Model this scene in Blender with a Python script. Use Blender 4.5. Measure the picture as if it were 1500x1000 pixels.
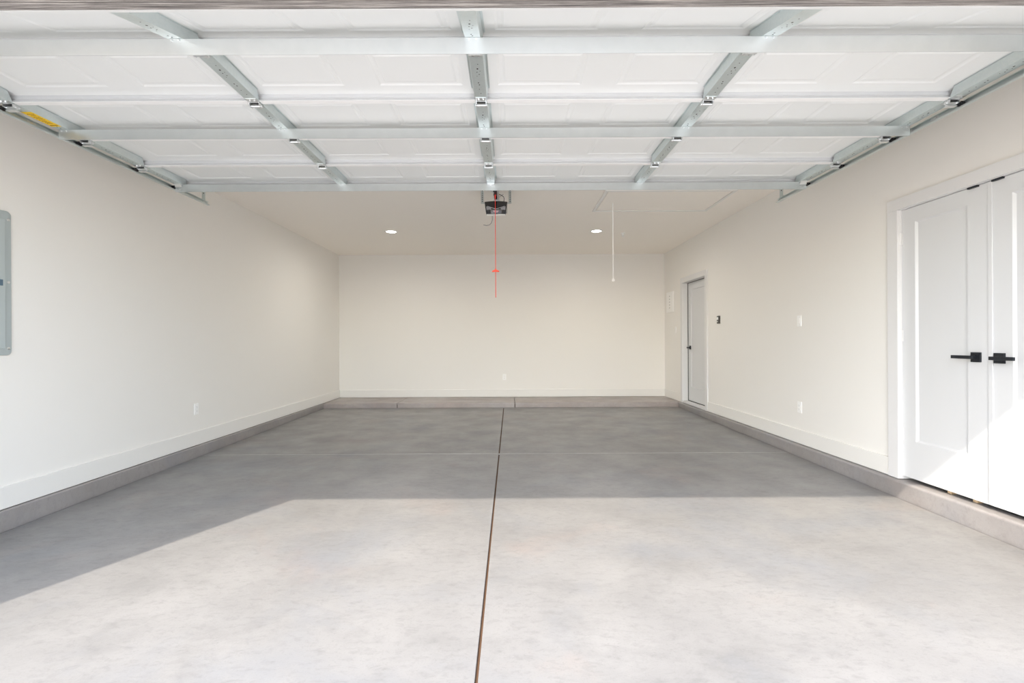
import bpy, math
from mathutils import Vector, Matrix, Euler
for o in list(bpy.data.objects): bpy.data.objects.remove(o, do_unlink=True)
S = bpy.context.scene
COL = S.collection
H = 1.216                     # camera height above the slab at the door
# ------------------------------------------------------------------ camera
cd = bpy.data.cameras.new('camera'); cam = bpy.data.objects.new('camera', cd); COL.objects.link(cam)
cam.location = (0, 0, H); cam.rotation_euler = (math.radians(90), 0.0047, 0)
cd.sensor_width = 36; cd.lens = 700/1500*36; cd.shift_x = 4/1500; cd.clip_start = .02
S.camera = cam
# ------------------------------------------------------------------ light
SUN_E, SKY_E, LAMP_W, EXPO = 5.0, 0.73, 14, 0.22
w = bpy.data.worlds.new('sky'); S.world = w; w.use_nodes = True
nt = w.node_tree; bg = nt.nodes['Background']
sky = nt.nodes.new('ShaderNodeTexSky'); sky.sky_type = 'NISHITA'; sky.sun_disc = False
sky.sun_elevation = math.radians(42); sky.sun_rotation = math.radians(207); sky.air_density = 1.0; sky.dust_density = 1.5
mx = nt.nodes.new('ShaderNodeMixRGB'); mx.inputs[0].default_value = .36; mx.inputs[2].default_value = (8.0, 8.0, 8.1, 1)
nt.links.new(sky.outputs[0], mx.inputs[1]); nt.links.new(mx.outputs[0], bg.inputs[0]); bg.inputs[1].default_value = SKY_E
sd = bpy.data.lights.new('sun', 'SUN'); sd.energy = SUN_E; sd.angle = math.radians(.75); sd.color = (1, .90, .78)
sun = bpy.data.objects.new('sun', sd); COL.objects.link(sun); sun.location = (-6, -10, 12)
sun.rotation_euler = Vector((.51, 1, -1.0)).to_track_quat('-Z', 'Y').to_euler()
S.view_settings.view_transform = 'Standard'; S.view_settings.look = 'None'
S.view_settings.exposure = EXPO; S.view_settings.gamma = 1; S.view_settings.use_curve_mapping = False
S.cycles.max_bounces = 14; S.cycles.diffuse_bounces = 10
# ------------------------------------------------------------------ helpers
def prop(o, label=None, cat=None, group=None, kind=None):
    for k, v in (('label', label), ('category', cat), ('group', group), ('kind', kind)):
        if v: o[k] = v
    return o
class MB:
    def __init__(s): s.v = []; s.f = []; s.m = []; s.mi = 0
    def add(s, vs, fs):
        n = len(s.v); s.v += [tuple(p) for p in vs]; s.f += [tuple(i+n for i in f) for f in fs]; s.m += [s.mi]*len(fs); return s
    def box(s, x0, x1, y0, y1, z0, z1):
        vs = [(x, y, z) for z in (z0, z1) for y in (y0, y1) for x in (x0, x1)]
        return s.add(vs, [(0, 2, 3, 1), (4, 5, 7, 6), (0, 1, 5, 4), (2, 6, 7, 3), (0, 4, 6, 2), (1, 3, 7, 5)])
    def cyl(s, p0, p1, r0, r1=None, n=16, cap=True):
        r1 = r0 if r1 is None else r1
        a = Vector(p0); b = Vector(p1); d = (b-a).normalized()
        u = d.orthogonal().normalized(); t = d.cross(u)
        vs = []
        for c, r in ((a, r0), (b, r1)):
            for i in range(n):
                an = 2*math.pi*i/n; vs.append(c+(u*math.cos(an)+t*math.sin(an))*r)
        fs = [(i, (i+1) % n, n+(i+1) % n, n+i) for i in range(n)]
        if cap: fs += [tuple(range(n))[::-1], tuple(range(n, 2*n))]
        return s.add(vs, fs)
    def tube(s, pts, r, n=8):
        pts = [Vector(p) for p in pts]; rings = []
        for i, p in enumerate(pts):
            d = (pts[min(i+1, len(pts)-1)]-pts[max(i-1, 0)]).normalized()
            u = d.cross(Vector((.123, .91, .3))).normalized(); t = d.cross(u)
            rings.append([p+(u*math.cos(2*math.pi*k/n)+t*math.sin(2*math.pi*k/n))*r for k in range(n)])
        vs = [q for rr in rings for q in rr]; fs = []
        for i in range(len(pts)-1):
            for k in range(n): fs.append((i*n+k, i*n+(k+1) % n, (i+1)*n+(k+1) % n, (i+1)*n+k))
        fs += [tuple(range(n))[::-1], tuple(range((len(pts)-1)*n, len(pts)*n))]
        return s.add(vs, fs)
    def lathe(s, c, prof, n=24, axis='z'):
        vs = []
        for r, h in prof:
            for k in range(n):
                a = 2*math.pi*k/n; vs.append((c[0]+r*math.cos(a), c[1]+r*math.sin(a), c[2]+h))
        fs = [(i*n+k, i*n+(k+1) % n, (i+1)*n+(k+1) % n, (i+1)*n+k) for i in range(len(prof)-1) for k in range(n)]
        return s.add(vs, fs)
    def prism(s, poly, axis, a0, a1):
        """closed polygon extruded along an axis; poly gives the two other coordinates in xyz order"""
        def P(p, a): return {'x': (a, p[0], p[1]), 'y': (p[0], a, p[1]), 'z': (p[0], p[1], a)}[axis]
        n = len(poly); vs = [P(p, a0) for p in poly]+[P(p, a1) for p in poly]
        return s.add(vs, [(i, (i+1) % n, n+(i+1) % n, n+i) for i in range(n)]+[tuple(range(n))[::-1], tuple(range(n, 2*n))])
def make(name, mb, mats, parent=None, bevel=0, smooth=False, xf=None, seg=2):
    me = bpy.data.meshes.new(name)
    vs = mb.v if xf is None else [xf(p) for p in mb.v]
    org = Vector((0, 0, 0)); q = parent
    while q is not None: org += q.location; q = q.parent
    if parent is None:           # origin at the base of the mesh
        xs = [p[0] for p in vs]; ys = [p[1] for p in vs]; zs = [p[2] for p in vs]
        loc = Vector(((min(xs)+max(xs))/2, (min(ys)+max(ys))/2, min(zs)))
    else: loc = Vector((0, 0, 0))
    me.from_pydata([tuple(Vector(p)-org-loc) for p in vs], [], mb.f)
    mats = mats if isinstance(mats, (list, tuple)) else [mats]
    for m in mats: me.materials.append(m)
    me.polygons.foreach_set('material_index', mb.m)
    import bmesh
    bm = bmesh.new(); bm.from_mesh(me); bmesh.ops.recalc_face_normals(bm, faces=bm.faces); bm.to_mesh(me); bm.free()
    if smooth:
        me.polygons.foreach_set('use_smooth', [True]*len(me.polygons))
        me.set_sharp_from_angle(angle=math.radians(38))
    o = bpy.data.objects.new(name, me); COL.objects.link(o); o.location = loc
    if parent is not None: o.parent = parent
    if name in STUFF: o['kind'] = 'stuff'
    if bevel:
        b = o.modifiers.new('bevel', 'BEVEL'); b.width = bevel; b.segments = seg; b.limit_method = 'ANGLE'; b.angle_limit = math.radians(40)
        b.harden_normals = False
    return o
def thing(name, loc, label, cat, group=None, kind=None):
    o = bpy.data.objects.new(name, None); COL.objects.link(o); o.location = loc; o.empty_display_size = .1
    return prop(o, label, cat, group, kind)
STUFF = {'strut_bolts', 'hanger_slots', 'strap_holes', 'track_bolt', 'sticker_print', 'slots', 'side_sheen', 'jamb_bracket', 'badge'}
def struct(name, mb, m, parent=None, label=None, **k):
    o = make(name, mb, m, parent, **k); 
    if parent is None: prop(o, label, None, None, 'structure')
    return o
# ------------------------------------------------------------------ materials
def mat(name, col, rough=.5, metal=0, bump=None, var=None, emis=None, spec=.5, coat=0):
    m = bpy.data.materials.new(name); m.use_nodes = True; N = m.node_tree; L = N.links; b = N.nodes['Principled BSDF']
    b.inputs['Base Color'].default_value = (*col, 1); b.inputs['Roughness'].default_value = rough; b.inputs['Metallic'].default_value = metal
    b.inputs['Specular IOR Level'].default_value = spec; b.inputs['Coat Weight'].default_value = coat
    geo = N.nodes.new('ShaderNodeNewGeometry')
    if var:            # (scale, amount, second colour)
        n = N.nodes.new('ShaderNodeTexNoise'); n.inputs['Scale'].default_value = var[0]; n.inputs['Detail'].default_value = 5
        L.new(geo.outputs['Position'], n.inputs['Vector'])
        r = N.nodes.new('ShaderNodeMapRange'); r.inputs[1].default_value = .35; r.inputs[2].default_value = .65; r.inputs[4].default_value = var[1]
        L.new(n.outputs[0], r.inputs[0])
        x = N.nodes.new('ShaderNodeMixRGB'); x.inputs[1].default_value = (*col, 1); x.inputs[2].default_value = (*var[2], 1)
        L.new(r.outputs[0], x.inputs[0]); L.new(x.outputs[0], b.inputs['Base Color'])
    if bump:           # (scale, strength, distance)
        n = N.nodes.new('ShaderNodeTexNoise'); n.inputs['Scale'].default_value = bump[0]; n.inputs['Detail'].default_value = 4
        L.new(geo.outputs['Position'], n.inputs['Vector'])
        u = N.nodes.new('ShaderNodeBump'); u.inputs['Strength'].default_value = bump[1]; u.inputs['Distance'].default_value = bump[2]
        L.new(n.outputs[0], u.inputs['Height']); L.new(u.outputs[0], b.inputs['Normal'])
    if emis:
        b.inputs['Emission Color'].default_value = (*emis[0], 1); b.inputs['Emission Strength'].default_value = emis[1]
    return m
def concrete(name, base, pale, rust, dark, rs=.42):
    cool = (base[0]*.86, base[1]*.93, base[2]*1.04)
    m = bpy.data.materials.new(name); m.use_nodes = True; N = m.node_tree; L = N.links; b = N.nodes['Principled BSDF']
    geo = N.nodes.new('ShaderNodeNewGeometry')
    def noise(sc, det, stretch=(1, 1, 1), dist=0, rough=.55, off=0):
        mp = N.nodes.new('ShaderNodeMapping'); mp.inputs['Scale'].default_value = stretch; mp.inputs['Location'].default_value = (off, off*.7, 0)
        L.new(geo.outputs['Position'], mp.inputs['Vector'])
        n = N.nodes.new('ShaderNodeTexNoise'); n.inputs['Scale'].default_value = sc; n.inputs['Detail'].default_value = det
        n.inputs['Distortion'].default_value = dist; n.inputs['Roughness'].default_value = rough
        L.new(mp.outputs[0], n.inputs['Vector']); return n.outputs[0]
    def rng(s, a, c, hi=1.0, lo=0.0):
        r = N.nodes.new('ShaderNodeMapRange'); r.inputs[1].default_value = a; r.inputs[2].default_value = c; r.inputs[3].default_value = lo; r.inputs[4].default_value = hi
        L.new(s, r.inputs[0]); return r.outputs[0]
    def mix(f, a, c):
        x = N.nodes.new('ShaderNodeMixRGB'); L.new(f, x.inputs[0])
        for k, q in ((1, a), (2, c)):
            if isinstance(q, tuple): x.inputs[k].default_value = (*q, 1)
            else: L.new(q, x.inputs[k])
        return x.outputs[0]
    c = mix(rng(noise(1.1, 9, (1, 1.3, 1), .35, .62), .38, .64), base, pale)
    c = mix(rng(noise(2.4, 12, (.9, 1.3, 1), .25, .74, 7), .48, .70, .42), c, dark)
    c = mix(rng(noise(1.3, 8, (1, 1, 1), .4, .62, 13), .56, .74, .5), c, rust)
    c = mix(rng(noise(9, 8, (.8, 1.3, 1), .6, .72, 3), .55, .75, .35), c, pale)
    c = mix(rng(noise(120, 3, (1, 1, 1), 0, .6, 5), .56, .78, .45), c, dark)
    c = mix(rng(noise(.9, 9, (1, 1.2, 1), .3, .65, 29), .50, .66, .55), c, cool)
    c = mix(rng(noise(22, 8, (.7, 1.4, 1), .4, .72, 11), .50, .72, .55), c, dark)
    c = mix(rng(noise(6, 10, (.9, 1.2, 1), .3, .78, 17), .53, .72, .40), c, pale)
    L.new(c, b.inputs['Base Color'])
    L.new(rng(noise(3, 5), .3, .7, rs+.1, rs-.1), b.inputs['Roughness']); b.inputs['Specular IOR Level'].default_value = .6
    u = N.nodes.new('ShaderNodeBump'); u.inputs['Strength'].default_value = .25; u.inputs['Distance'].default_value = .002
    L.new(noise(60, 6, (1, 1, 1), 0, .65), u.inputs['Height']); L.new(u.outputs[0], b.inputs['Normal'])
    return m
M_wall = mat('wall_paint', (.85, .835, .795), .75, bump=(160, .12, .002), var=(1.2, .25, (.85, .84, .805)))
M_ceil = mat('ceiling_paint', (.93, .885, .82), .8, bump=(120, .12, .002))
M_trim = mat('trim_paint', (.80, .79, .76), .45, bump=(30, .05, .001))
M_base = mat('baseboard_paint', (.82, .81, .775), .55)
M_case = mat('casing_paint', (.75, .75, .745), .35)
M_door = mat('door_paint', (.68, .69, .695), .38)
M_plate = mat('plate_plastic', (.93, .93, .91), .35)
M_floor = concrete('slab_concrete', (.222, .218, .213), (.265, .26, .253), (.30, .240, .212), (.140, .139, .137))
M_curb = concrete('curb_concrete', (.28, .262, .252), (.33, .312, .303), (.32, .255, .23), (.215, .20, .195))
M_step = concrete('step_concrete', (.34, .29, .265), (.42, .38, .36), (.40, .30, .26), (.27, .25, .24))
M_drive = concrete('driveway_concrete', (.42, .41, .40), (.50, .49, .48), (.48, .40, .35), (.34, .33, .32))
M_joint = mat('joint_fibre', (.12, .065, .035), .9, bump=(80, .4, .002))
M_cut = mat('joint_dust', (.60, .58, .55), .9)
M_sub = mat('dark_gap', (.05, .045, .04), .95)
M_railgrey = mat('rail_grey', (.68, .69, .695), .5)  # darker grey than the skin, for the rail wall at each section's far end
M_edge = mat('gloss_white_rail', (.95, .945, .93), .35)
M_steel = mat('galvanized_steel', (.66, .73, .72), .34, .85, bump=(40, .05, .001), var=(55, .35, (.70, .74, .74)))
M_steel2 = mat('galvanized_strut', (.64, .67, .665), .38, .75, var=(14, .4, (.71, .735, .73)))
M_zinc = mat('zinc_hardware', (.78, .80, .80), .28, .9)
M_stile = mat('galvanized_stile', (.67, .735, .73), .42, .75, var=(70, .4, (.75, .80, .79)))
M_skin = mat('door_skin', (.86, .868, .85), .45)
M_hole = mat('punched_hole', (.02, .02, .02), .9)
M_black = mat('black_nylon', (.015, .015, .017), .4)
M_hand = mat('matt_black_metal', (.014, .017, .023), .35, .2)
M_rub = mat('weather_seal_rubber', (.10, .095, .09), .8, bump=(30, .4, .003), var=(24, .55, (.42, .38, .34)))
def streaks(m):
    N = m.node_tree; L = N.links; b = N.nodes['Principled BSDF']
    g = N.nodes.new('ShaderNodeNewGeometry'); mp = N.nodes.new('ShaderNodeMapping'); mp.inputs['Scale'].default_value = (1.2, 90, 90)
    n = N.nodes.new('ShaderNodeTexNoise'); n.inputs['Scale'].default_value = 2.2; n.inputs['Detail'].default_value = 7; n.inputs['Roughness'].default_value = .75
    r = N.nodes.new('ShaderNodeValToRGB'); e = r.color_ramp.elements
    e[0].position = .36; e[0].color = (.06, .055, .05, 1); e[1].position = .66; e[1].color = (.62, .58, .53, 1); k = e.new(.5); k.color = (.22, .20, .185, 1)
    L.new(g.outputs['Position'], mp.inputs['Vector']); L.new(mp.outputs[0], n.inputs['Vector']); L.new(n.outputs[0], r.inputs[0]); L.new(r.outputs[0], b.inputs['Base Color'])
streaks(M_rub)
M_yel = mat('yellow_label', (1, .66, .02), .5)
M_ink = mat('label_ink', (.30, .12, .01), .6)
M_pan = mat('grey_enamel', (.42, .475, .48), .4, .15)
M_pan2 = mat('grey_enamel_door', (.47, .53, .535), .4, .15)
M_blue = mat('panel_latch', (.10, .16, .22), .4)
M_gloss = mat('black_gloss_plastic', (.012, .012, .014), .18, coat=.5)
M_sheen = mat('grey_sheen', (.30, .30, .31), .3)
M_lens = mat('frosted_lens', (.85, .84, .78), .4)
M_red = mat('red_cord', (.85, .06, .04), .5)
M_redp = mat('red_handle', (.80, .07, .03), .4)
M_white = mat('white_cord', (.95, .94, .91), .6)
M_wire = mat('black_wire', (.02, .018, .02), .5)
M_grey = mat('grey_wire', (.20, .17, .19), .6)
M_glow = mat('lamp_glow', (1, 1, 1), .5, emis=((1, .97, .9), 14))
M_bronze = mat('button_housing', (.05, .045, .04), .4)
M_dark = mat('slot_dark', (.10, .10, .10), .8)
M_wood = mat('wood_block', (.62, .45, .27), .7)
M_stucco = mat('stucco', (.60, .56, .50), .9, bump=(60, .5, .004))
M_soil = mat('desert_soil', (.38, .31, .25), .95, bump=(5, .5, .02), var=(2, .8, (.30, .25, .20)))
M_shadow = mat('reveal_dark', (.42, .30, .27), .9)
# ------------------------------------------------------------------ setting
XL, XR, YB, ZC, ZB = -3.30, 3.02, 9.28, 2.906, .14
Y0, Y1 = 1.27, 1.60          # garage front wall, outer and inner face
OX0, OX1, OZ = -2.89, 2.58, 2.41
fz = lambda y: .0097*y-.0242
jx = lambda y: -.125+(y-1.71)*.0035
# slab
fl = struct('floor', MB().add([(-3.5, Y0, -.20), (3.2, Y0, -.20), (3.2, 9.5, -.12), (-3.5, 9.5, -.12), (-3.5, Y0, fz(Y0)-.03), (3.2, Y0, fz(Y0)-.03), (3.2, 9.5, fz(9.5)-.03), (-3.5, 9.5, fz(9.5)-.03)],
      [(0, 1, 2, 3), (4, 5, 6, 7), (0, 1, 5, 4), (1, 2, 6, 5), (2, 3, 7, 6), (3, 0, 4, 7)]), M_sub, label='broom-grey concrete garage floor with a brown centre joint and one saw cut')
def slab(x0f, x1f, y0, y1, parent, m=M_floor, name='concrete_slab', z=fz, t=.04):
    vs = [(x0f(y0), y0, z(y0)), (x1f(y0), y0, z(y0)), (x1f(y1), y1, z(y1)), (x0f(y1), y1, z(y1))]
    vs = [(a, b, c-t) for a, b, c in vs]+vs
    return make(name, MB().add(vs, [(3, 2, 1, 0), (4, 5, 6, 7), (0, 1, 5, 4), (1, 2, 6, 5), (2, 3, 7, 6), (3, 0, 4, 7)]), m, parent, bevel=.0025)
YC = 5.083
for ya, yb in ((Y0, YC-.006), (YC+.006, 8.404)):
    slab(lambda y: -3.258, lambda y: jx(y)-.006, ya, yb, fl)
    slab(lambda y: jx(y)+.006, lambda y: 2.953, ya, yb, fl)
slab(lambda y: jx(y)-.007, lambda y: jx(y)+.007, Y0, 8.40, fl, M_joint, 'joint_filler', lambda y: fz(y)-.012, .02)
slab(lambda y: -3.258, lambda y: 2.953, YC-.007, YC+.007, fl, M_cut, 'saw_cut_filler', lambda y: fz(y)-.0015, .008)
# curbs
def curb(x0, x1, y0, y1, lab, bev=.012):
    return struct('concrete_curb', MB().box(x0, x1, y0, y1, -.12, ZB), M_curb, label=lab, bevel=bev, seg=3)
curb(-3.42, -3.27, Y1, 8.41, 'concrete curb along the foot of the left garage wall')
curb(2.965, 3.14, Y1, 8.41, 'concrete curb under the right garage wall and closet doors', .016)
st = struct('concrete_step', MB().box(-3.42, 3.14, 8.43, 9.40, -.12, ZB-.03), M_sub, label='low concrete step across the back of the garage')
for a, b in ((-3.42, -1.985), (-1.975, .090), (.098, 3.14)):
    make('step_slab', MB().box(a, b, 8.41, YB+.06, -.11, ZB), M_step, st, bevel=.012, seg=3)
# walls
ZW = ZB+.004
struct('wall_left', MB().box(XL-.12, XL, Y0, YB+.12, ZW, ZC), M_wall)
struct('wall_back', MB().box(XL, XR, YB, YB+.12, ZW, ZC), M_wall)
CY0, CY1, CZ = 2.345, 3.69, 2.215         # closet opening
PY0, PY1, PZ = 7.335, 8.295, 2.215        # passage door opening
mb = MB()
for y0, y1, z0, z1 in ((Y0, CY0, ZW, ZC), (CY0, CY1, CZ, ZC), (CY1, PY0, ZW, ZC), (PY0, PY1, PZ, ZC), (PY1, YB+.12, ZW, ZC)):
    mb.box(XR, XR+.12, y0, y1, z0, z1)
struct('wall_right', mb, M_wall)
mb = MB(); mb.box(XL, OX0, Y0, Y1, -.05, ZC); mb.box(OX1, XR, Y0, Y1, -.05, ZC); mb.box(OX0, OX1, Y0, Y1, OZ, ZC)
struct('wall_front', mb, M_stucco)
struct('ceiling', MB().box(XL-.12, XR+.12, Y0, YB+.12, ZC, ZC+.15), M_ceil)
# rooms behind the two door openings (just their shells)
mb = MB(); mb.box(3.14, 4.0, CY0-.15, CY1+.15, -.1, ZB-.005); struct('closet_floor', mb, M_shadow, label='dark closet floor seen through the gap under the closet doors')
mb = MB(); mb.box(4.0, 4.06, CY0-.15, CY1+.15, ZB, ZC); mb.box(3.14, 4.0, CY0-.21, CY0-.15, ZB, ZC); mb.box(3.14, 4.0, CY1+.15, CY1+.21, ZB, ZC); mb.box(3.14, 4.06, CY0-.21, CY1+.21, ZC, ZC+.05)
struct('wall_closet', mb, M_wall)
mb = MB(); mb.box(3.9, 3.96, PY0-.3, PY1+.3, ZB, ZC); mb.box(3.14, 3.9, PY0-.3, PY0-.24, ZB, ZC); mb.box(3.14, 3.9, PY1+.24, PY1+.3, ZB, ZC); mb.box(3.14, 3.96, PY0-.3, PY1+.3, ZC, ZC+.05); mb.box(3.14, 3.96, PY0-.3, PY1+.3, .05, .14)
struct('wall_hall', mb, M_wall)
# baseboards
def baseb(name, mb): struct(name, mb, M_base, bevel=.003)
ZBB = .288
baseb('baseboard_left', MB().box(XL, XL+.015, Y1, YB, ZW, ZBB))
baseb('baseboard_back', MB().box(XL+.015, XR-.015, YB-.015, YB, ZW, ZBB))
mb = MB(); mb.box(XR-.015, XR, Y1, CY0-.085, ZW, ZBB); mb.box(XR-.015, XR, CY1+.092, PY0-.082, ZW, ZBB); mb.box(XR-.015, XR, PY1+.082, YB-.015, ZW, ZBB)
baseb('baseboard_right', mb)
# casings (flat, mitre-less head between two legs) and jambs
def casing(name, y0, y1, z1, w, hd, depth, label):
    t = bpy.data.objects.new(name, None); COL.objects.link(t); t.location = (XR, (y0+y1)/2, ZW); prop(t, label, None, None, 'structure')
    th = .022
    make('casing_leg', MB().box(XR-th, XR, y1, y1+w, ZW, z1), M_case, t, bevel=.002)
    make('casing_leg', MB().box(XR-th, XR, y0-w, y0, ZW, z1), M_case, t, bevel=.002)
    make('casing_head', MB().box(XR-th, XR, y0-w, y1+w, z1, z1+hd), M_case, t, bevel=.002)
    make('jamb', MB().box(XR-.004, XR+depth, y1-.002, y1+.018, ZW, z1+.01), M_case, t, bevel=.001)
    make('jamb', MB().box(XR-.004, XR+depth, y0-.018, y0+.002, ZW, z1+.01), M_case, t, bevel=.001)
    make('jamb', MB().box(XR-.004, XR+depth, y0, y1, z1-.003, z1+.018), M_case, t, bevel=.001)
    return t
casing('trim_1', CY0, CY1, CZ, .098, .088, .12, 'white casing around the double closet doors')
t3 = casing('trim_2', PY0, PY1, PZ, .080, .088, .12, 'white casing around the narrow back passage door')
make('threshold', MB().box(XR-.012, XR+.12, PY0, PY1, ZW, .178), M_case, t3, bevel=.003)
# doors: leaf with one recessed shaker panel, in the plane x = xf (face), hinged frames
def leaf(name, xf, y0, y1, z0, z1, sl, sr, rt, rb, label, parent=None):
    """stile sl is at y1 (far), sr at y0 (near)"""
    mb = MB(); T = .035; pz0, pz1 = z0+rb, z1-rt; py0, py1 = y0+sr, y1-sl
    mb.box(xf, xf+T, y0, py0, z0, z1); mb.box(xf, xf+T, py1, y1, z0, z1)
    mb.box(xf, xf+T, py0, py1, z0, pz0); mb.box(xf, xf+T, py0, py1, pz1, z1)
    o = make(name, mb, M_door, None); prop(o, label, None, None, 'structure')
    c = .013; d = .013
    ring = [(xf, py0, pz0), (xf, py1, pz0), (xf, py1, pz1), (xf, py0, pz1), (xf+d, py0+c, pz0+c), (xf+d, py1-c, pz0+c), (xf+d, py1-c, pz1-c), (xf+d, py0+c, pz1-c)]
    make('recessed_panel', MB().add(ring, [(0, 1, 5, 4), (1, 2, 6, 5), (2, 3, 7, 6), (3, 0, 4, 7), (4, 5, 6, 7)]), M_door, o)
    return o
XF = XR+.013
d1 = leaf('door_1', XF, 3.022, CY1-.004, .170, 2.2085, .118, .140, .107, .281, 'white closet door leaf on the far side, lever pointing towards the back wall')
d2 = leaf('door_2', XF, CY0+.004, 3.018, .170, 2.2085, .140, .118, .107, .281, 'white closet door leaf on the near side, cut by the edge of the picture')
make('astragal', MB().box(XF-.008, XF, 2.992, 3.020, .172, 2.207), M_door, d2, bevel=.002)
d3 = leaf('door_3', XR+.085, PY0+.004, PY1-.010, .186, 2.2060, .118, .118, .115, .24, 'narrow white passage door near the back of the right wall')
# dark weatherstrip reveal around the passage door
mb = MB(); xs = XR+.078
mb.box(xs, xs+.03, PY1-.012, PY1-.001, .178, PZ); mb.box(xs, xs+.03, PY0, PY1, PZ-.010, PZ-.002); mb.box(xs, xs+.03, PY0, PY1, .179, .189)
make('weatherstrip', mb, M_hole, d3)
def lever(par, xf, y, z, dirn, length, name='door_handle'):
    r = make(name, MB().box(xf-.012, xf, y-.032, y+.032, z-.032, z+.032), M_hand, par, bevel=.0015)
    h = MB(); h.cyl((xf-.012, y, z), (xf-.052, y, z), .011)
    ya, yb = sorted((y-.014*dirn, y+length*dirn)); h.box(xf-.062, xf-.044, ya, yb, z-.011, z+.011)
    make('lever', h, M_hand, r, bevel=.0015)
lever(d1, XF, 3.100, 1.100, 1, .118)
lever(d2, XF, 2.951, 1.098, -1, .128)
lever(d3, XR+.085, 8.19, 1.098, -1, .10)
def hinge(par, x, y, z, m=M_case):
    hb = MB(); hb.cyl((x-.008, y, z-.045), (x-.008, y, z+.045), .007, n=10)
    hb.cyl((x-.008, y, z+.045), (x-.008, y, z+.053), .005, .002, n=10); hb.cyl((x-.008, y, z-.045), (x-.008, y, z-.053), .005, .002, n=10)
    hb.box(x-.004, x+.001, y-.012, y+.012, z-.044, z+.044)
    make('door_hinge', hb, m, par, smooth=True)
for z in (1.990, 1.245, .490): hinge(d1, XF-.002, CY1-.003, z); hinge(d2, XF-.002, CY0+.003, z)
for y, d in ((3.113, d1), (2.955, d2)):
    make('catch_plate', MB().box(XF-.016, XF+.02, y-.034, y+.034, 2.200, 2.2115), M_hand, d, bevel=.002)
# two blocks of bare wood visible under the closet doors
for y, k in ((3.34, 'larger pale wood block under the far closet door'), (3.155, 'smaller pale wood block under the closet doors, nearer the meeting line')):
    o = make('wood_block', MB().box(XR+.05, XR+.085, y-.018, y+.014, ZB, ZB+.028), M_wood, None, bevel=.002)
    prop(o, k, 'block', 'wood blocks under the closet doors')
# attic hatch
hx0, hx1, hy0, hy1 = 1.085, 2.565, 5.34, 6.20
at = thing('attic_hatch', ((hx0+hx1)/2, (hy0+hy1)/2, ZC), 'beige attic hatch with flat trim in the ceiling, pull cord hanging from it', 'hatch')
mb = MB(); tw = .035; zt = ZC-.016
mb.box(hx0, hx1, hy1-tw, hy1, zt, ZC); mb.box(hx0, hx1, hy0, hy0+tw, zt, ZC); mb.box(hx0, hx0+tw, hy0+tw, hy1-tw, zt, ZC); mb.box(hx1-tw, hx1, hy0+tw, hy1-tw, zt, ZC)
make('hatch_trim', mb, M_trim, at, bevel=.002)
make('hatch_panel', MB().box(hx0+tw+.008, hx1-tw-.008, hy0+tw+.008, hy1-tw-.008, ZC-.010, ZC), M_ceil, at)
cx, cy = 1.271, 5.83
pc = make('pull_cord', MB().tube([(cx, cy, ZC-.008), (cx, cy, 2.3), (cx+.001, cy, 1.96)], .0055, 8), M_white, at, smooth=True)
make('cord_knob', MB().lathe((cx+.001, cy, 1.945), [(0, -.006), (.014, .0), (.018, .012), (.012, .028), (.006, .038), (0, .039)], 12), M_white, pc, smooth=True)
# ceiling lights
for i, (x, y, lab) in enumerate(((-1.80, 7.31, 'lit round recessed ceiling light on the left side of the garage'), (1.345, 7.33, 'lit round recessed ceiling light on the right, beside the sprinkler head'))):
    t = thing('recessed_light', (x, y, ZC), lab, 'ceiling light', 'recessed lights in the ceiling')
    make('trim_ring', MB().lathe((x, y, ZC), [(.095, 0), (.093, -.005), (.085, -.008), (.074, -.007), (.072, -.002), (.072, 0)], 32), M_case, t, smooth=True)
    make('lens', MB().lathe((x, y, ZC), [(.073, -.003), (.05, -.006), (0, -.007)], 32), M_glow, t, smooth=True)
    ld = bpy.data.lights.new('lamp', 'AREA'); ld.shape = 'DISK'; ld.size = .14; ld.energy = LAMP_W; ld.color = (1, .95, .88); ld.spread = math.radians(170)
    lo = bpy.data.objects.new('lamp', ld); COL.objects.link(lo); lo.parent = t; lo.location = (0, 0, -.012)
# sprinkler head
x, y = 1.787, 7.48
t = thing('sprinkler_head', (x, y, ZC), 'small white sprinkler head on the ceiling right of the recessed light', 'sprinkler')
make('escutcheon', MB().lathe((x, y, ZC), [(.034, 0), (.034, -.004), (.022, -.014), (0, -.015)], 20), M_plate, t, smooth=True)
mb = MB().cyl((x, y, ZC-.012), (x, y, ZC-.045), .009); mb.cyl((x, y, ZC-.058), (x, y, ZC-.062), .018)
mb.box(x-.014, x-.010, y-.003, y+.003, ZC-.060, ZC-.030); mb.box(x+.010, x+.014, y-.003, y+.003, ZC-.060, ZC-.030); mb.box(x-.014, x+.014, y-.003, y+.003, ZC-.036, ZC-.028)
make('deflector', mb, M_plate, t)
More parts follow.
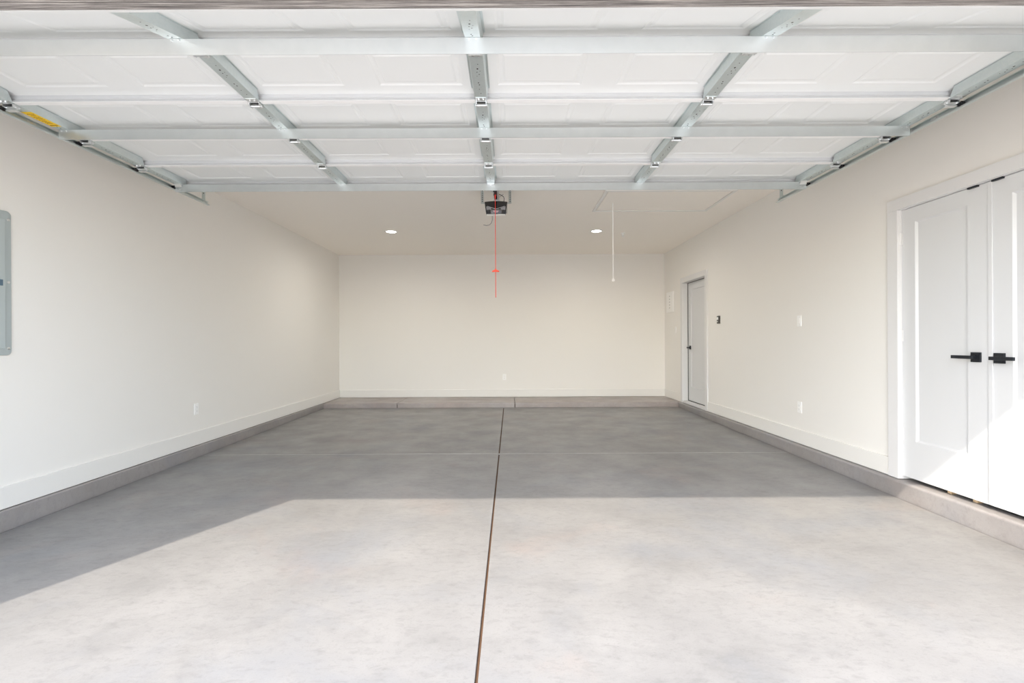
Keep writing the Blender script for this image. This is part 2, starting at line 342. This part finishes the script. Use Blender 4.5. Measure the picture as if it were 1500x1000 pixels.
# wall plates ------------------------------------------------------
def plate(side, pos, z, kind, label, cat, grp=None, w=.07, h=.115):
    """side: L, R, B; pos = y for side walls, x for back wall. local frame: a along wall, n out of wall"""
    if side == 'L': P = lambda a, n, c: (XL+n, pos+a, z+c); base = (XL, pos, z-h/2)
    if side == 'R': P = lambda a, n, c: (XR-n, pos-a, z+c); base = (XR, pos, z-h/2)
    if side == 'B': P = lambda a, n, c: (pos+a, YB-n, z+c); base = (pos, YB, z-h/2)
    nm = {'outlet': 'wall_outlet', 'switch': 'light_switch'}[kind]
    t = thing(nm, base, label, cat, grp)
    def bx(name, a0, a1, n0, n1, c0, c1, m, par, bev=.001):
        mb = MB(); mb.box(a0, a1, n0, n1, c0, c1)
        return make(name, mb, m, par, bevel=bev, xf=lambda p: P(*p))
    bx('cover_plate', -w/2, w/2, 0, .006, -h/2, h/2, M_plate, t, .002)
    if kind == 'switch':
        bx('rocker', -.0165, .0165, .006, .011, -.033, .033, M_plate, t)
        bx('screw', -.003, .003, .006, .0068, .045, .050, M_plate, t, 0)
    else:
        for c in (-.0195, .0195):
            r = bx('receptacle', -.0165, .0165, .006, .009, c-.014, c+.014, M_plate, t)
            mb = MB(); mb.box(-.008, -.006, .009, .0093, c-.002, c+.007); mb.box(.005, .007, .009, .0093, c-.001, c+.006); mb.box(-.002, .002, .009, .0093, c-.010, c-.006)
            make('slots', mb, M_dark, r, xf=lambda p: P(*p))
    return t
plate('L', 5.03, .522, 'outlet', 'white outlet low on the left garage wall', 'outlet', 'wall outlets')
plate('R', 4.97, .518, 'outlet', 'white outlet low on the right wall, below the light switch', 'outlet', 'wall outlets')
plate('B', -.098, .527, 'outlet', 'small white outlet low on the back wall', 'outlet', 'wall outlets')
plate('R', 4.97, 1.415, 'switch', 'white light switch on the right wall between closet and passage door', 'switch', 'light switches')
plate('R', 8.66, 1.413, 'switch', 'white light switch left of the narrow passage door', 'switch', 'light switches')
# opener push button
y, z = 6.87, 1.515
t = thing('opener_button', (XR, y, z-.055), 'small dark wall button for the garage opener beside the passage door', 'wall button')
make('housing', MB().box(XR-.022, XR, y-.034, y+.034, z-.055, z+.055), M_bronze, t, bevel=.004)
make('push_bar', MB().box(XR-.027, XR-.022, y-.020, y+.022, z-.002, z+.036), M_plate, t, bevel=.002)
make('lock_key', MB().box(XR-.025, XR-.022, y-.004, y+.022, z-.034, z-.020), M_plate, t, bevel=.001)
# low-voltage panel by the back corner
y0, y1, z0, z1 = 8.745, 9.135, 1.745, 2.130
t = thing('media_panel', (XR, (y0+y1)/2, z0), 'square white low-voltage panel with a column of vent dots by the back corner', 'wall panel')
make('panel_frame', MB().box(XR-.014, XR, y0, y1, z0, z1), M_plate, t, bevel=.004)
dr = make('panel_door', MB().box(XR-.020, XR-.012, y0+.022, y1-.022, z0+.022, z1-.022), M_plate, t, bevel=.003)
for k in range(5): make('vent_dot', MB().cyl((XR-.0205, (y0+y1)/2-.01, z0+.085+k*.054), (XR-.018, (y0+y1)/2-.01, z0+.085+k*.054), .011, n=12), M_dark, dr)
# electrical panel, left wall
y1 = 3.158; y0 = y1-.40; z0, z1 = H-.075, H+.868
t = thing('breaker_panel', (XL, (y0+y1)/2, z0), 'grey metal breaker panel on the left wall at the picture edge', 'electrical panel')
def rrect(y0, y1, z0, z1, r, n=6):
    out = []
    for cy, cz, a in ((y1-r, z1-r, 0), (y0+r, z1-r, 90), (y0+r, z0+r, 180), (y1-r, z0+r, 270)):
        for i in range(n+1):
            an = math.radians(a+90*i/n); out.append((cy+r*math.cos(an), cz+r*math.sin(an)))
    return out
make('cover', MB().prism(rrect(y0, y1, z0, z1, .028), 'x', XL, XL+.012), M_pan, t, bevel=.002)
pd = make('panel_door', MB().prism(rrect(y0+.045, y1-.042, z0+.045, z1-.055, .008), 'x', XL+.012, XL+.018), M_pan2, t, bevel=.0025)
make('latch', MB().box(XL+.018, XL+.024, y1-.115, y1-.062, z0+.452, z0+.492), M_blue, pd, bevel=.002)
for zz in (z0+.045, z0+.478, z1-.055):
    for yy in (y1-.020, y0+.020):
        make('cover_screw', MB().lathe((0, 0, 0), [(.010, 0), (.009, .003), (.004, .005), (0, .0055)], 14), M_zinc, t, smooth=True,
             xf=lambda p, yy=yy, zz=zz: (XL+.012+p[2], yy+p[0], zz+p[1]))
# ------------------------------------------------------------------ garage door, raised
DX, L, HD, TH = -.155, .496, 1.385, math.radians(17)
Bs = [2.262, 2.262, 2.758, 3.254, 3.750]; HW = 2.753
def frame(i):
    if i == 0:
        return lambda p: (DX+p[0], 2.252+(p[1]-L)*math.cos(TH)-p[2]*math.sin(TH), H+HD+(p[1]-L)*math.sin(TH)+p[2]*math.cos(TH))
    return lambda p: (DX+p[0], Bs[i]+p[1], H+HD+p[2])
gd = thing('garage_door', (DX, 3.0, H+HD), 'white sectional garage door raised overhead, seen from inside with galvanised struts', 'garage door')
W = .045
PC = [(-3.5+k)*.658 for k in range(8)]
PWX, PV0, PV1 = .262, .062, .434
for i in range(5):
    X = frame(i); mb = MB()
    def q(x0, x1, v0, v1, w=W): mb.add([(x0, v0, w), (x1, v0, w), (x1, v1, w), (x0, v1, w)], [(0, 1, 2, 3)])
    q(-HW, HW, .002, PV0); q(-HW, HW, PV1, L-.002)
    e = [-HW]+[s for c in PC for s in (c-PWX, c+PWX)]+[HW]
    for k in range(0, len(e), 2): q(e[k], e[k+1], PV0, PV1)
    mb.box(-HW, HW, .002, L-.002, .0555, .058)                     # outer face
    mb.box(-HW, HW, .0005, .004, 0, .0555); mb.box(-HW, HW, .0005, .017, -.0005, .0012)   # near rail
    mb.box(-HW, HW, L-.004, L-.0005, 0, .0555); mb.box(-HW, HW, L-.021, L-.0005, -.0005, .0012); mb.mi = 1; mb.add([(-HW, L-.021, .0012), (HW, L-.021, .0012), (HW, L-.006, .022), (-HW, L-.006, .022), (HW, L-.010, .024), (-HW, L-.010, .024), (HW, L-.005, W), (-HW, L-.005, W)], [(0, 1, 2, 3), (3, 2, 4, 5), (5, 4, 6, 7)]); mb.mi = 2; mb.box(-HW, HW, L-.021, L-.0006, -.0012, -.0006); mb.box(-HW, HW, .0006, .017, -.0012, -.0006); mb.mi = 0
    mb.box(-HW, -HW+.003, .002, L-.002, 0, .0555); mb.box(HW-.003, HW, .002, L-.002, 0, .0555)
    sec = make('door_section', mb, [M_skin, M_railgrey, M_edge], gd, xf=X)
    prev = None
    for c in PC:
        ins = [(0, W), (.030, W), (.042, W+.0045), (.060, W+.0045), (.072, W), (.080, W)]
        mb = MB(); vs = []
        for a, ww in ins: vs += [(c-PWX+a, PV0+a, ww), (c+PWX-a, PV0+a, ww), (c+PWX-a, PV1-a, ww), (c-PWX+a, PV1-a, ww)]
        fs = [(r*4+k, r*4+(k+1) % 4, r*4+4+(k+1) % 4, r*4+4+k) for r in range(len(ins)-1) for k in range(4)]; n = len(ins)*4
        fs.append((n-4, n-3, n-2, n-1))
        make('raised_panel', mb.add(vs, fs), M_skin, sec, xf=X)
    # stiles
    def stile(c, hw, sl, sr, holes=True):
        mb = MB(); mb.box(c-hw, c+hw, .003, L-.003, -.003, -.0005)
        for s, d in ((-1, sl), (1, sr)):
            if d is None: continue
            x0 = c+s*hw; x1 = x0+s*d
            mb.add([(x0, .024, -.001), (x0, L-.018, -.001), (x0, .024, -.003), (x0, L-.018, -.003), (x1, .030, W-.001), (x1, L-.060, W-.001), (x1*.3+x0*.7, L-.030, W*.35)],
                   [(0, 1, 6, 5, 4)])
            mb.add([(x1, .030, W-.0012), (x1+s*.010, .030, W-.0012), (x1+s*.010, L-.066, W-.0012), (x1, L-.060, W-.0012)], [(0, 1, 2, 3)])
        mb.mi = 1
        if holes:
            for v, r, dx in ((.16, .0045, 0), (.19, .0028, -.004), (.21, .0028, .006), (.29, .0035, -.003), (.31, .0035, .001), (.355, .0025, -.002), (.12, .0025, .004), (.40, .0028, .004), (.18, .002, .012), (.225, .002, -.006)):
                n = 8; mb.add([(c+dx+r*math.cos(2*math.pi*k/n), v+r*1.3*math.sin(2*math.pi*k/n), -.0034) for k in range(n)], [tuple(range(n))])
        return make('stile', mb, [M_stile, M_hole], gd, xf=X)
    for c in (-1.305, 0, 1.305): stile(c, .034, .008, .008)
    stile(-HW+.033, .033, None, .014); stile(HW-.033, .033, .014, None)
# hinges on the inner stiles and roller hinges on the end stiles
def hinge_mb(X, c, v0, flip=1, end=0):
    mb = MB()
    mb.box(c-.030, c+.030, v0-.052, v0-.004, -.0055, -.003); mb.box(c-.024, c+.024, v0+.010, v0+.052, -.0055, -.003)
    mb.box(c-.030, c-.026, v0-.012, v0+.024, -.022, -.003); mb.box(c+.026, c+.030, v0-.012, v0+.024, -.022, -.003)
    mb.cyl((c-.034, v0+.012, -.016), (c+.034, v0+.012, -.016), .0075, n=10)
    for v in (v0-.036, v0+.040):
        for x in (c-.012, c+.014): mb.cyl((x, v, -.003), (x, v, -.013), .006, n=6)
    mb.mi = 1; mb.box(c-.025, c+.025, v0-.006, v0+.007, -.0065, -.0055)
    return mb
for i in range(1, 5):
    X = frame(i)
    for c in (-1.305, 0, 1.305): make('hinge', hinge_mb(X, c, 0), [M_zinc, M_hole], gd, xf=X)
def roller(par, X, c, v0, s, w=-.014):
    mb = MB(); mb.cyl((c+s*.01, v0, w), (c+s*.074, v0, w), .0055, n=10); o = make('roller_stem', mb, M_zinc, par, xf=X, smooth=True)
    return mb
TR = .052
for s in (-1, 1):
    c = s*(HW-.030)
    for i in range(1, 5):
        X = frame(i); h = hinge_mb(X, c, 0); mb2 = MB()
        h.mi = 0; h.box(c-.028, c+.028, .010, .020, -.034, -.004); h.box(c-.028, c+.028, .004, .028, -.036, -.032)
        ho = make('roller_hinge', h, [M_zinc, M_hole], gd, xf=X)
        wy = MB().cyl((s*(HW+.012), .010, -.021), (s*(HW+.036), .010, -.021), .0155, n=20); wy.cyl((s*(HW+.006), .010, -.021), (s*(HW+.036), .010, -.021), .009, n=12)
        wy.mi = 1; wy.cyl((s*(HW-.05), .010, -.016), (s*(HW+.010), .010, -.016), .0055, n=10)
        make('roller', wy, [M_black, M_zinc], ho, xf=X, smooth=True)
    # top bracket with its roller
    X = frame(4); tb = MB()
    tb.box(c-.030, c+.030, L-.105, L-.045, -.0055, -.003)
    tb.add([(c-.028, L-.100, -.004), (c+.028, L-.100, -.004), (c+.028, L-.050, -.046), (c-.028, L-.050, -.046), (c-.028, L-.094, -.001), (c+.028, L-.094, -.001), (c+.028, L-.044, -.044), (c-.028, L-.044, -.044)],
           [(0, 1, 2, 3), (4, 5, 6, 7), (0, 1, 5, 4), (2, 3, 7, 6), (0, 3, 7, 4), (1, 2, 6, 5)])
    tb.box(c-.028, c-.010, L-.085, L-.05, -.048, -.044); tb.box(c+.010, c+.028, L-.085, L-.05, -.048, -.044)
    to = make('top_bracket', tb, M_zinc, gd, xf=X)
    wy = MB().cyl((s*(HW+.012), L-.06, -.021), (s*(HW+.036), L-.06, -.021), .0155, n=20)
    wy.mi = 1; wy.cyl((s*(HW-.04), L-.06, -.016), (s*(HW+.012), L-.06, -.016), .0055, n=10)
    make('roller', wy, [M_black, M_zinc], to, xf=X, smooth=True)
    X = frame(0); bb = MB().box(c-.03, c+.03, .01, .12, -.006, -.003); bb.box(c-.03, c-.025, .02, .10, -.045, -.003)
    bo = make('bottom_bracket', bb, M_zinc, gd, xf=X)
    wy = MB().cyl((s*(HW+.012), .05, -.021), (s*(HW+.036), .05, -.021), .0155, n=20)
    wy.mi = 1; wy.cyl((s*(HW-.04), .05, -.016), (s*(HW+.012), .05, -.016), .0055, n=10)
    make('roller', wy, [M_black, M_zinc], bo, xf=X, smooth=True)
# struts: U channel, open downwards with small returned lips
def strut(i, v, hw=HW):
    X = frame(i); D = .063; wd = .070; t = .0016; e = -.0035
    prof = [(v, e), (v, e-D), (v+.004, e-D), (v+.004, e-D+t), (v+t, e-D+t), (v+t, e-t), (v+wd-t, e-t), (v+wd-t, e-.020), (v+wd, e-.020), (v+wd, e)]
    mb = MB(); n = len(prof)
    vs = [(-hw, a, b) for a, b in prof]+[(hw, a, b) for a, b in prof]
    mb.add(vs, [(k, (k+1) % n, n+(k+1) % n, n+k) for k in range(n)])
    o = make('strut', mb, M_steel2, gd, xf=X)
    b = MB()
    for c in (-HW+.033, -1.305, 0, 1.305, HW-.033):
        for dx in (-.016, .016): b.cyl((c+dx, v-.006, e-.006), (c+dx, v+.004, e-.006), .005, n=6)
    make('strut_bolts', b, M_zinc, o, xf=X)
strut(0, .333)
def strut_at(y):
    i = max(k for k in range(1, 5) if Bs[k] <= y); strut(i, y-Bs[i])
strut_at(3.090); strut_at(4.172)
# bottom retainer and rubber seal
X = frame(0)
rt = MB().box(-HW, HW, -.004, .013, -.0045, .0); rt.box(-HW, HW, -.006, -.002, -.0045, .055)
make('seal_retainer', rt, M_skin, gd, xf=X)
prof = [(-.006, .0), (-.012, -.004), (-.020, .001), (-.026, -.004), (-.034, .001), (-.040, -.004), (-.048, .001), (-.055, -.003), (-.066, .002), (-.080, .0), (-.092, .010), (-.095, .028), (-.085, .045), (-.06, .052), (-.006, .052)]
mb = MB(); n = len(prof); vs = [(-HW, a, b) for a, b in prof]+[(HW, a, b) for a, b in prof]
mb.add(vs, [(k, (k+1) % n, n+(k+1) % n, n+k) for k in range(n)]+[tuple(range(n))[::-1], tuple(range(n, 2*n))])
make('bottom_seal', mb, M_rub, gd, xf=X)
# yellow sticker on the end stile
X = frame(2); x0 = -HW+.001; mb = MB().box(x0, x0+.062, .092, .285, -.0040, -.0031)
lab = make('warning_sticker', mb, M_yel, gd, xf=X); prop(lab, 'yellow printed sticker')
mb = MB(); import random; random.seed(4)
for k, v in enumerate((.115, .135, .155, .172, .19, .207, .222, .238)):
    a = x0+.010+random.random()*.006; e = x0+.055-random.random()*.014
    while a < e:
        l = .004+random.random()*.007; mb.box(a, min(a+l, e), v, v+.006, -.0045, -.0040); a += l+.003
mb.box(x0+.008, x0+.056, .262, .270, -.0045, -.0040)
make('sticker_print', mb, M_ink, lab, xf=X)
# tracks
def track(s, label):
    XO = DX+s*2.7955; zc = H+1.363; path = []
    path.append((1.672, .10)); path.append((1.672, zc-.378))
    for k in range(1, 11):
        a = math.radians(90*k/10); path.append((1.672+.378*(1-math.cos(a)), zc-.378+.378*math.sin(a)))
    for yy in (3.0, 4.0, 4.68): path.append((yy, zc))
    # profile: (x offset inwards from the outer web, n across the track)
    P = [(0, -.018), (.020, -.018), (.025, -.013), (.0235, -.012), (.019, -.016), (.002, -.016), (.002, .016), (.010, .016), (.011, .012), (.0125, .012), (.012, .018), (0, .018)]
    t = thing('door_track', (XO, 3.0, H+1.345), label, 'door track', 'galvanised tracks carrying the raised garage door')
    mb = MB(); n = len(P); vs = []
    for k, (yy, zz) in enumerate(path):
        a = Vector(path[max(k-1, 0)]); b = Vector(path[min(k+1, len(path)-1)]); d = (b-a).normalized(); nr = Vector((-d.y, d.x))
        for px, pn in P: vs.append((XO-s*px, yy+nr.x*pn, zz+nr.y*pn))
    fs = [(i*n+k, i*n+(k+1) % n, (i+1)*n+(k+1) % n, (i+1)*n+k) for i in range(len(path)-1) for k in range(n)]+[tuple(range(n)), tuple(range((len(path)-1)*n, len(path)*n))]
    make('rail', mb.add(vs, fs), M_steel, t)
    hb = MB(); y = 4.60                                    # angle hanger up to the ceiling
    hb.box(min(XO-s*.030, XO+s*.002), max(XO-s*.030, XO+s*.002), y, y+.003, H+1.372, ZC); hb.box(XO-.0015, XO+.0015, y, y+.032, H+1.378, ZC)
    ho = make('hanger', hb, M_steel, t)
    hh = MB()
    for k in range(6): hh.box(min(XO-s*.018, XO-s*.012), max(XO-s*.018, XO-s*.012), y-.0008, y-.0002, H+1.435+k*.045, H+1.447+k*.045)
    make('hanger_slots', hh, M_hole, ho)
    bb = MB()
    for yy in (2.95, 3.12, 4.62): bb.cyl((XO-s*.002, yy, zc), (XO-s*.008, yy, zc), .009, n=8)
    bb.box(min(XO-s*.003, XO-s*.002), max(XO-s*.003, XO-s*.002), 2.93, 2.985, zc-.018, zc+.018)
    make('track_bolt', bb, M_zinc, t)
    jb = MB()
    for zz in (.5, 1.2, 1.9): jb.box(XO-s*.0, XO+s*.003, Y1, 1.69, zz, zz+.06)
    make('jamb_bracket', jb, M_steel, t)
track(-1, 'galvanised door track along the left wall, next to the yellow sticker')
track(1, 'galvanised door track along the right wall, above the closet doors')
# ------------------------------------------------------------------ opener
ox, oy = -.135, 5.10; ozb, ozt = H+1.350, H+1.490
op = thing('garage_opener', (ox, oy, ZC), 'black garage door opener hanging from the ceiling on slotted straps', 'door opener')
prof_b = [(-.104, ozb), (.104, ozb), (.122, ozt-.005), (.118, ozt), (-.118, ozt), (-.122, ozt-.005)]
mb = MB(); N2 = 10; vs = []; 
# front face bows outward: build as grid
nx, nz = 20, 10
def front(u, v):   # u -1..1, v 0..1
    hw = .104+.018*v; x = ox+u*hw; z = ozb+(ozt-ozb)*v
    y = oy-.030*(1-u*u)-.018*math.sin(math.pi*min(1, v*1.05))
    return (x, y, z)
for a in range(nz+1):
    for b in range(nx+1): vs.append(front(-1+2*b/nx, a/nz))
fs = [(a*(nx+1)+b, a*(nx+1)+b+1, (a+1)*(nx+1)+b+1, (a+1)*(nx+1)+b) for a in range(nz) for b in range(nx)]
nb = len(vs)
for a in range(nz+1):
    for b in range(nx+1):
        p = front(-1+2*b/nx, a/nz); vs.append((p[0], oy+.34, max(p[2], ozb+.105)))
fs += [tuple(nb+i for i in f[::-1]) for f in fs[:nz*nx]]
for b in range(nx):
    fs.append((b, b+1, nb+b+1, nb+b)); t0 = nz*(nx+1); fs.append((t0+b, t0+b+1, nb+t0+b+1, nb+t0+b))
for a in range(nz):
    fs.append((a*(nx+1), (a+1)*(nx+1), nb+(a+1)*(nx+1), nb+a*(nx+1))); fs.append((a*(nx+1)+nx, (a+1)*(nx+1)+nx, nb+(a+1)*(nx+1)+nx, nb+a*(nx+1)+nx))
body = make('motor_housing', MB().add(vs, fs), M_gloss, op, smooth=True)
# pale V-shaped crease and a grey sheen painted on the front shoulders
mb = MB()
def strip(pts_top, pts_bot, off=.004):
    vs = [(p[0], p[1]-off, p[2]) for p in pts_top]+[(p[0], p[1]-off, p[2]) for p in pts_bot]; n = len(pts_top)
    mb.add(vs, [(k, k+1, n+k+1, n+k) for k in range(n-1)])
us = [-.80+.1*k for k in range(17)]
vv = lambda u: .36+.32*abs(u)**1.2
strip([front(u, vv(u)+.02) for u in us], [front(u, vv(u)-.015) for u in us])
make('front_crease', mb, mat('silver_crease', (.55, .55, .56), .3), body)
mb = MB()
for s in (-1, 1):
    uu = [s*(.45+.05*k) for k in range(10)]
    strip([front(u, min(.78, vv(u)-.03)) for u in uu], [front(u, .34) for u in uu], .003)
make('side_sheen', mb, M_sheen, body)
mb = MB(); strip([front(u, .235) for u in (-.28, -.14, 0, .14, .28)], [front(u, .200) for u in (-.22, -.1, 0, .1, .22)], .005); strip([front(u, .165) for u in (-.20, -.1, 0, .1, .20)], [front(u, .135) for u in (-.13, -.06, 0, .06, .13)], .005)
strip([front(u, .235) for u in (-.28, -.24, -.20)], [front(u, .135) for u in (-.16, -.14, -.12)], .0045); strip([front(u, .235) for u in (.20, .24, .28)], [front(u, .135) for u in (.12, .14, .16)], .0045)
make('badge', mb, mat('badge_pink', (.85, .55, .58), .4), body)
lp = [(-.100, 0), (.100, 0)]
lm = MB(); vs = []
for yy, dz in ((oy-.034, 0), (oy+.30, .088)):
    vs += [(ox-.098, yy, ozb-.014+dz), (ox+.098, yy, ozb-.014+dz), (ox+.104, yy, ozb+.001+dz), (ox-.104, yy, ozb+.001+dz)]
lm.add(vs, [(0, 1, 2, 3), (4, 5, 6, 7), (0, 1, 5, 4), (1, 2, 6, 5), (2, 3, 7, 6), (3, 0, 4, 7)])
make('light_lens', lm, M_lens, op, bevel=.006)
# rail from header to the head
make('rail', MB().box(ox-.016, ox+.016, Y1, oy+.05, ozt+.012, ozt+.056), M_gloss, op, bevel=.002)
rl = MB().box(ox-.030, ox+.040, oy-.02, oy+.10, ozt-.001, ozt+.012); rl.box(ox+.024, ox+.034, 4.72, oy+.05, ozt+.005, ozt+.050); make('rail_bracket', rl, M_zinc, op, bevel=.002)
tr = make('trolley', MB().box(ox-.018, ox+.020, 4.73, 4.86, ozt-.008, ozt+.014), M_black, op, bevel=.003)
am = MB().tube([(-.155, 4.215, H+1.374), (-.158, 4.235, H+1.352), (-.160, 4.40, H+1.385), (-.150, 4.78, ozt-.004)], .006, 6)
make('door_arm', am, M_steel, op)
ab = MB().box(-.185, -.125, 4.140, 4.168, H+1.366, H+1.380); ab.box(-.163, -.147, 4.150, 4.222, H+1.362, H+1.381); make('arm_bracket', ab, M_zinc, gd)
for sx in (-.146, .150):
    xx = ox+sx; mb = MB(); mb.box(xx-.014, xx+.014, oy+.02, oy+.023, ozt-.012, ZC); mb.box(xx-.014, xx-.0115, oy+.02, oy+.045, ozt-.012, ZC)
    s0, s1 = (xx+.012, ox-.11) if sx < 0 else (ox+.11, xx-.012); mb.box(s0, s1, oy+.018, oy+.023, ozt-.014, ozt-.004)
    hs = make('hanger_strap', mb, M_steel, op)
    hh = MB()
    for k in range(9): hh.cyl((xx+.001, oy+.0195, ozt+.012+k*.022), (xx+.001, oy+.0188, ozt+.012+k*.022), .0055, n=8)
    make('strap_holes', hh, M_hole, hs)
wr = MB().tube([(ox+.085, oy-.02, ozt-.002), (ox+.088, oy-.02, ozt+.03), (ox+.080, oy-.02, ozt+.05), (ox+.055, oy-.01, ozt+.068), (ox+.035, oy, ozt+.080)], .0032, 6)
wr.tube([(ox+.040, oy, ozt+.050), (ox+.060, oy, ozt+.066), (ox+.080, oy, ozt+.082)], .0015, 6)
make('power_wire', wr, M_wire, op, smooth=True)
yb = MB().tube([(ox+.022, oy-.01, ozt+.075), (ox+.036, oy-.01, ozt+.077)], .006, 6); make('wire_connector', yb, M_yel, op)
aw = MB().tube([(ox-.040, oy, ozb-.01), (ox-.040, oy, ozb-.055), (ox-.050, oy, ozb-.085), (ox-.070, oy, ozb-.105), (ox-.100, oy, ozb-.112), (ox-.135, oy, ozb-.104)], .0030, 6)
make('antenna_wire', aw, M_grey, op, smooth=True)
# emergency release
ex, ey = -.1345, 4.83
er = make('release_cord', MB().tube([(ex, ey, ozt+.004), (ex, ey, 2.3), (ex, ey, H+.445)], .0034, 8), M_red, op, smooth=True)
make('cord_sleeve', MB().tube([(ex, ey, ozt-.040), (ex, ey, ozt-.008)], .008, 8), M_red, er)
hz = H+.715
make('release_handle', MB().prism([(ex-.036, hz-.012), (ex+.036, hz-.012), (ex+.038, hz-.003), (ex+.018, hz+.008), (ex+.006, hz+.014), (ex+.004, hz+.026), (ex-.004, hz+.026), (ex-.006, hz+.014), (ex-.018, hz+.008), (ex-.038, hz-.003)], 'y', ey-.007, ey+.007), M_redp, er, bevel=.002)
# ------------------------------------------------------------------ outside (behind the camera): bounce ground
dr = struct('driveway', MB().add([(-4.2, -14, -.42), (3.9, -14, -.42), (3.9, 1.26, -.02), (-4.2, 1.26, -.02), (-4.2, -14, -.6), (3.9, -14, -.6), (3.9, 1.26, -.2), (-4.2, 1.26, -.2)],
      [(0, 1, 2, 3), (4, 5, 6, 7), (0, 1, 5, 4), (1, 2, 6, 5), (2, 3, 7, 6), (3, 0, 4, 7)]), M_drive, label='pale concrete driveway in front of the garage')
struct('ground', MB().box(-60, 60, -60, 60, -.75, -.45), M_soil, label='bare desert ground around the driveway')
